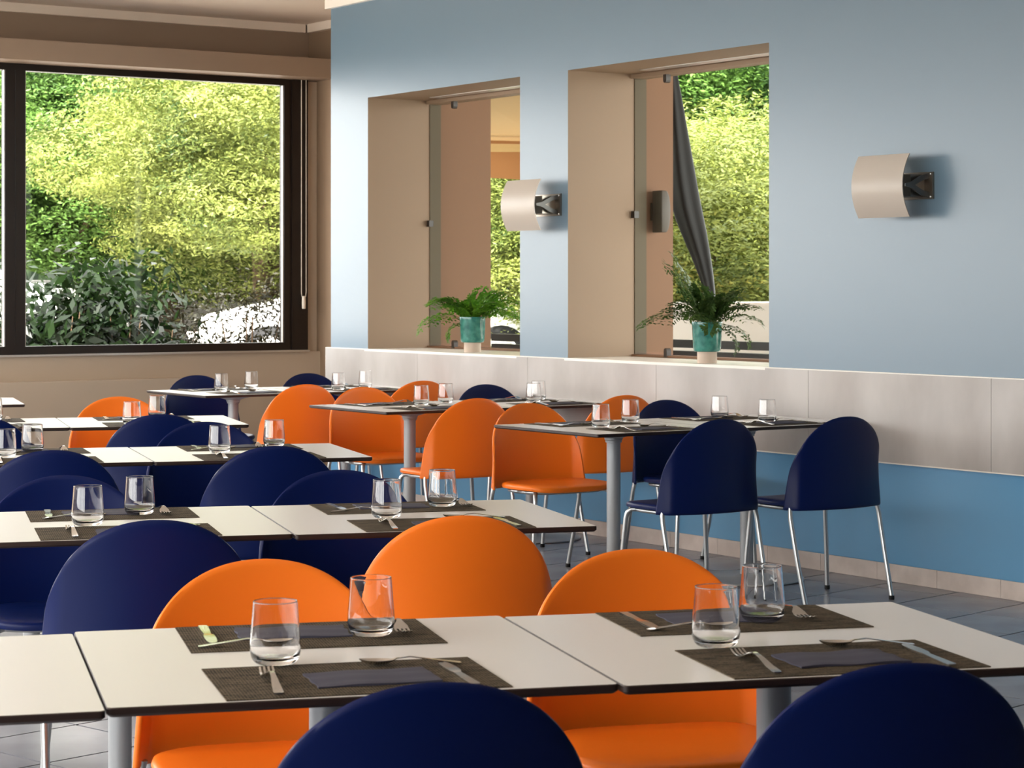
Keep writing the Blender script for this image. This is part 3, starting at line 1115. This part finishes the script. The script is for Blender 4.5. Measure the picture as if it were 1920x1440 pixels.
def tree_proto(seed, n, size, m, R=3.0, Hc=3.6):
    rnd = random.Random(seed)
    blobs = [(0, 0, Hc, R * .75, R * .75, Hc * .72)]
    for k in range(16):
        a = rnd.uniform(0, 2 * PI)
        q = rnd.uniform(.35, .9) * R
        zz = rnd.uniform(.35, 1.7) * Hc
        s_ = rnd.uniform(.25, .42) * R
        blobs.append((q * cos(a), q * sin(a), zz, s_, s_, s_ * .8))
    cr = crown_mesh('crown', blobs, n, size, rnd, m)
    tr = MB().tube([(0, 0, 0.002), (.05, .02, .8), (-.05, .06, 2.2), (.1, 0, 4.0)], [.19, .15, .12, .05], 8).mesh('trunk', M['bark'], True)
    br = []
    for k in range(4):
        a = rnd.uniform(0, 2 * PI)
        br.append(MB().tube([(0, 0, 1.3 + .4 * k), (.6 * cos(a), .6 * sin(a), 2.1 + .4 * k), (1.5 * cos(a), 1.5 * sin(a), 2.8 + .5 * k)], [.07, .05, .02], 6).mesh('branch', M['bark'], True))
    return cr, tr, br


PA = tree_proto(1, 210000, .036, M['leafA'])
PB = tree_proto(2, 190000, .036, M['leafB'])
PC = tree_proto(3, 130000, .044, M['leafC'])


def tree(P, u, d, rz, sc, label, z=0.0):
    zs = (1.37 + d * .125) / (7.2 * sc)
    x, y = cam_pt(u, d)
    t = thing('tree', label, 'tree', (x, y, .30 if y > 18.6 else -.35), rz, 'trees beyond the car park')
    t.scale = (sc, sc, zs * sc)
    o = link('crown', P[0], t)
    o['kind'] = 'stuff'
    tr = link('trunk', P[1], t)
    for b in P[2]:
        link('branch', b, tr)


tree(PA, 130, 31, .4, 1.20, 'bright green leafy tree filling the left of the big window')
tree(PA, 330, 33, 2.2, 1.25, 'bright green leafy tree in the middle of the big window')
tree(PB, 500, 29, 1.0, 1.05, 'yellowish tree at the right of the big window')
tree(PC, 20, 36, 3.0, 1.35, 'darker green tree behind the left mullion of the big window')
tree(PA, 620, 34, 4.4, 1.3, 'green tree behind the corner between big window and blue wall')
tree(PC, 250, 40, 5.0, 1.7, 'tall dark tree rising behind the bright trees')
tree(PC, 480, 41, 1.7, 1.7, 'tall shaded tree behind the yellowish tree')
tree(PA, 960, 27, .9, 1.05, 'pale green tree glimpsed through the farther wall opening')
tree(PB, 1340, 22, 2.9, 1.0, 'olive yellow tree seen through the nearer wall opening')
tree(PB, 1480, 24, .3, 1.15, 'olive tree at the right edge of the nearer wall opening')
tree(PC, 1400, 29, 2.0, 1.5, 'dark green tree behind the olive tree')
tree(PA, 1180, 30, 3.3, 1.4, 'green tree hidden behind the terracotta pier')
tree(PA, -180, 32, 5.4, 1.3, 'green tree left of the big window, mostly out of the frame')


def shrub(name, u, d, sx, sz, n, size, m, label, seed, zb=-.35, extra=None):
    rnd = random.Random(seed)
    x, y = cam_pt(u, d)
    t = thing(name, label, 'shrub', (x, y, zb), rnd.uniform(0, 3), 'shrubs outside the big window')
    blobs = []
    for k in range(9):
        a = rnd.uniform(0, 2 * PI)
        q = rnd.uniform(0, .6) * sx
        blobs.append((q * cos(a), q * sin(a), rnd.uniform(.35, .8) * sz, sx * .45, sx * .45, sz * .26))
    o = link('foliage', crown_mesh('foliage', blobs, n, size, rnd, m), t)
    o['kind'] = 'stuff'
    for k in range(5):
        a = rnd.uniform(0, 2 * PI)
        q = rnd.uniform(.3, .75) * sx
        MB().tube([(.03 * cos(a), .03 * sin(a), 0), (.4 * q * cos(a), .4 * q * sin(a), sz * .4), (q * cos(a), q * sin(a), sz * .85)], [.016, .012, .005], 5).build('stem', M['bark'], t)


shrub('laurel_shrub', 105, 17.4, .75, 1.85, 2600, .075, M['laurel'], 'dark laurel shrub at the lower left of the big window', 21)
shrub('laurel_shrub', 225, 17.6, .62, 1.80, 2600, .065, M['laurel'], 'dark laurel shrub with a rounded top left of the white cars', 22)
shrub('laurel_shrub', 20, 17.3, .6, 1.7, 1800, .075, M['laurel'], 'dark laurel shrub behind the window mullion', 27)
shrub('hedge_shrub', 300, 17.9, .5, 1.62, 6000, .028, M['hedge'], 'fine-leaved dark shrub beside the laurels', 23)
shrub('hedge_shrub', 470, 17.6, .62, 1.75, 6000, .026, M['hedge'], 'sparse olive hedge shrub before the white car, lower right of the big window', 24)
shrub('hedge_shrub', 395, 17.5, .5, 1.32, 5000, .026, M['hedge'], 'low olive hedge shrub between the laurels and the sparse shrub', 25)
shrub('red_leaf_shrub', 335, 17.2, .28, 1.15, 700, .035, M['redleaf'], 'small reddish-leaved shrub low in the big window', 26)


def car(u, d, heading, m, label, van=False, scale=1.0):
    x, y = cam_pt(u, d)
    t = thing('parked_car' if not van else 'parked_van', label, 'car' if not van else 'van', (x, y, .301 if y > 18.6 else -.349), heading, 'parked vehicles')
    t.scale = (scale,) * 3
    if van:
        prof = [(-2.4, .32), (2.3, .32), (2.42, .55), (2.38, .95), (1.75, 1.12), (1.15, 1.95), (.9, 2.0), (-2.3, 2.02), (-2.42, 1.9)]
        win = [(1.66, 1.16), (1.14, 1.86), (.35, 1.86), (.35, 1.16)]
        sides = [win]
    else:
        prof = [(-2.05, .36), (2.0, .32), (2.12, .5), (2.08, .74), (1.1, .96), (.42, 1.40), (.1, 1.46), (-.9, 1.47), (-1.75, 1.10), (-2.08, .98), (-2.12, .6)]
        sides = [[(.95, .98), (.38, 1.36), (-.25, 1.39), (-.25, .98)], [(-.32, .98), (-.32, 1.39), (-.88, 1.39), (-1.45, 1.02)]]
    hw = .86 if not van else .95
    n = len(prof)
    zc = .95 if not van else 1.15

    def wy(z):
        return hw if z <= zc else hw - (z - zc) * .28
    vs_ = [(a, -wy(b), b) for a, b in prof] + [(a, wy(b), b) for a, b in prof]
    me = MB().add(vs_, [tuple(reversed(range(n))), tuple(range(n, 2 * n))] + [(k, (k + 1) % n, n + (k + 1) % n, n + k) for k in range(n)]).mesh('body', m)
    bm = bmesh.new()
    bm.from_mesh(me)
    bmesh.ops.recalc_face_normals(bm, faces=bm.faces)
    bm.to_mesh(me)
    bm.free()
    body = link('body', finish(me, bevel=.06, seg=3, angle=20), t)
    for sg in (-1, 1):
        for q in sides:
            vs_ = [(a, sg * (wy(b) + .004), b) for a, b in q] + [(a, sg * (wy(b) - .02), b) for a, b in q]
            k = len(q)
            MB().add(vs_, [tuple(range(k)), tuple(reversed(range(k, 2 * k)))] + [(i, (i + 1) % k, k + (i + 1) % k, k + i) for i in range(k)]).build('side_window', M['carg'], t)
    # windscreen and rear screen lie just proud of the sloping body
    for (a0, b0), (a1, b1) in ([((1.08, .98), (.44, 1.38)), ((-.93, 1.44), (-1.72, 1.13))] if not van else [((1.73, 1.15), (1.17, 1.91))]):
        sgn = 1 if a0 > 0 else -1
        nx, nz = (b0 - b1), (a1 - a0)
        l = math.hypot(nx, nz)
        nx, nz = nx / l, nz / l
        if nz < 0:
            nx, nz = -nx, -nz
        vs_ = []
        for off in (.012, -.02):
            for a, b in ((a0, b0), (a1, b1)):
                for sg in (-1, 1):
                    vs_.append((a + nx * off, sg * (wy(b) - .09), b + nz * off))
        MB().add(vs_, [(0, 1, 3, 2), (4, 6, 7, 5), (0, 4, 5, 1), (2, 3, 7, 6), (0, 2, 6, 4), (1, 5, 7, 3)]).build('windscreen', M['carg'], t)
    for wx in ((1.3, -1.3) if not van else (1.5, -1.5)):
        for sg in (-1, 1):
            wv = MB().lathe([(.02, -.1), (.22, -.1), (.31, -.09), (.325, -.04), (.325, .07), (.30, .10), (.2, .11), (.19, .085), (.03, .09)], 24).build('wheel', M['rubber'], t, smooth=True, angle=40)
            wv.matrix_local = Matrix.Translation((wx, sg * (hw - .09), .325)) @ Matrix.Rotation(-sg * PI / 2, 4, 'X')
    return t


car(730, 26.0, PI - TH, M['carw'], 'white car whose bonnet shows behind the hedge, lower right of the big window')
car(330, 37.0, rad(75), M['carw'], 'white car farther back between the shrubs in the big window')
car(-205, 25.5, PI - TH, M['carw'], 'white car glimpsed through the laurels and left of the mullion')
car(1400, 17.0, rad(105), M['carw'], 'white van beyond the nearer wall opening', van=True, scale=.8)
car(1270, 19.5, rad(60), M['carr'], 'red car low behind the airy fern')

# piers, awning and drapery of the terrace outside the blue wall
px0 = 12.44
o = tag(MB().box(XO + .012, 8.27, px0, 12.85, -.35, 3.0).build('terrace_pier', M['pier']), 'terracotta pier outside the farther wall opening', 'pier', 'terrace piers')
o = tag(MB().box(XO + .012, 8.075, 10.235, 10.63, -.35, 3.0).build('terrace_pier', M['pier']), 'narrow terracotta pier outside the nearer wall opening', 'pier', 'terrace piers')
struct('added_sky_blocker', MB().box(XO + .001, 12.2, 6.0, 16.0, 3.35, 3.5), M['cream'])  # unseen slab added to keep skylight off the window reveals
# outdoor lamp on the narrow pier
t = thing('outdoor_lamp', 'dark half-round lamp on the terracotta pier outside', 'lamp', (7.93, 10.23, 1.80))
prof = [(-.02, -.12)] + [(.012 + .033 * cos(rad(a_)), .12 * sin(rad(a_))) for a_ in range(-90, 91, 15)] + [(-.02, .12)]
n_ = len(prof)
vs_ = [(a_, -.012, b_) for a_, b_ in prof] + [(a_, -.10, b_) for a_, b_ in prof]
me = MB().add(vs_, [tuple(range(n_)), tuple(reversed(range(n_, 2 * n_)))] + [(k, n_ + k, n_ + (k + 1) % n_, (k + 1) % n_) for k in range(n_)]).mesh('shade', M['outlamp'])
link('shade', finish(me, bevel=.004), t)
MB().box(-.025, .02, -.0115, -.001, -.05, .05).build('back_plate', M['outlamp'], t)
# awning
x0, y0 = cam_pt(900, 16.5)
x1, y1 = cam_pt(1010, 16.0)
t = thing('terrace_awning', 'cream terrace awning with an ochre valance beyond the farther opening', 'awning', (0, 0, 0))


def slab(pts, th, name, m, parent):
    a, b, c, d = [Vector(p) for p in pts]
    n = (b - a).cross(d - a).normalized() * th
    V = [a, b, c, d, a + n, b + n, c + n, d + n]
    return MB().add(V, [(0, 3, 2, 1), (4, 5, 6, 7), (0, 1, 5, 4), (1, 2, 6, 5), (2, 3, 7, 6), (3, 0, 4, 7)]).build(name, m, parent)


def q(u, v, d):
    x, y = cam_pt(u, d)
    return (x, y, zrow(v, d))


slab([q(850, 160, 15.2), q(1040, 150, 15.0), q(1040, 272, 18.8), q(850, 268, 19.0)], .01, 'canopy', M['awning'], t)
slab([q(850, 262, 18.4), q(1040, 266, 18.2), q(1040, 271, 18.2), q(850, 268, 18.4)], .03, 'crossbar', M['valance'], t)
slab([q(850, 284, 19.1), q(1040, 284, 18.9), q(1040, 340, 18.9), q(850, 330, 19.1)], .012, 'valance', M['valance'], t)
slab([q(850, 268, 19.05), q(1040, 272, 18.85), q(1040, 285, 18.9), q(850, 285, 19.1)], .012, 'canopy_edge', M['awning'], t)
# dark drape hanging diagonally outside the nearer opening
path = [(1256, 96, 6, 9), (1262, 160, 12, 9), (1268, 240, 20, 9.5), (1276, 320, 27, 10), (1288, 390, 28, 10), (1304, 440, 24, 10), (1318, 490, 17, 10), (1332, 545, 10, 9), (1338, 600, 5, 7)]
t = thing('folded_parasol', 'charcoal folded parasol leaning outside the nearer wall opening', 'parasol')
mb = MB()
vs_, fs = [], []
nr = 20
for i, (u, v, hw_, _) in enumerate(path):
    d = 13.6
    x, y = cam_pt(u, d)
    z = zrow(v, d)
    r = hw_ * d / F_PX
    for k in range(nr):
        a = 2 * PI * k / nr
        rr_ = r * (1 + .16 * sin(5 * a + i * .35))
        vs_.append((x + rr_ * cos(a), y + rr_ * sin(a), z + .0))
for i in range(len(path) - 1):
    for k in range(nr):
        l = (k + 1) % nr
        fs.append((i * nr + k, (i + 1) * nr + k, (i + 1) * nr + l, i * nr + l))
fs.append(tuple(range(nr)))
fs.append(tuple(reversed(range((len(path) - 1) * nr, len(path) * nr))))
mb.add(vs_, fs)
link('canopy', finish(mb.mesh('canopy', M['tarp']), subsurf=1), t)
xa, ya = cam_pt(1338, 13.6)
xb, yb = cam_pt(1352, 13.6)
MB().tube([(xa, ya, zrow(596, 13.6)), (xb, yb, -.35)], .012, 10).build('pole', M['black'], t, smooth=True)
xa, ya = cam_pt(1256, 13.6)
MB().lathe([(.018, 0), (.02, .02), (.012, .06), (.0, .07)], 12, c=(xa, ya, zrow(97, 13.6))).build('finial', M['black'], t, smooth=True)
# terrace parapet with black cap
t = thing('terrace_railing', 'low black terrace rail outside the blue wall openings', 'railing')
for z0, z1 in ((.985, 1.035), (.90, .965)):
    MB().box(8.78, 8.84, 6.5, 13.2, z0, z1).build('rail', M['black'], t)
for yy in (7.0, 8.6, 10.2, 11.8, 13.0):
    MB().box(8.785, 8.835, yy, yy + .05, -.35, .90).build('rail_post', M['black'], t)
# brick red kiosk far behind
x, y = cam_pt(1360, 34)
t = thing('brick_house', 'brick red house glimpsed between the trees outside the nearer opening', 'building', (x, y, -.35), -TH)
MB().box(-2.6, 2.6, 0, 4, 0, 3.0).build('wall', M['brick'], t)
MB().add([(-2.8, -.2, 3.0), (2.8, -.2, 3.0), (2.8, 4.2, 3.0), (-2.8, 4.2, 3.0), (-2.8, 2, 4.0), (2.8, 2, 4.0)], [(0, 3, 2, 1), (0, 1, 5, 4), (2, 3, 4, 5), (1, 2, 5), (3, 0, 4)]).build('roof', M['pier'], t)
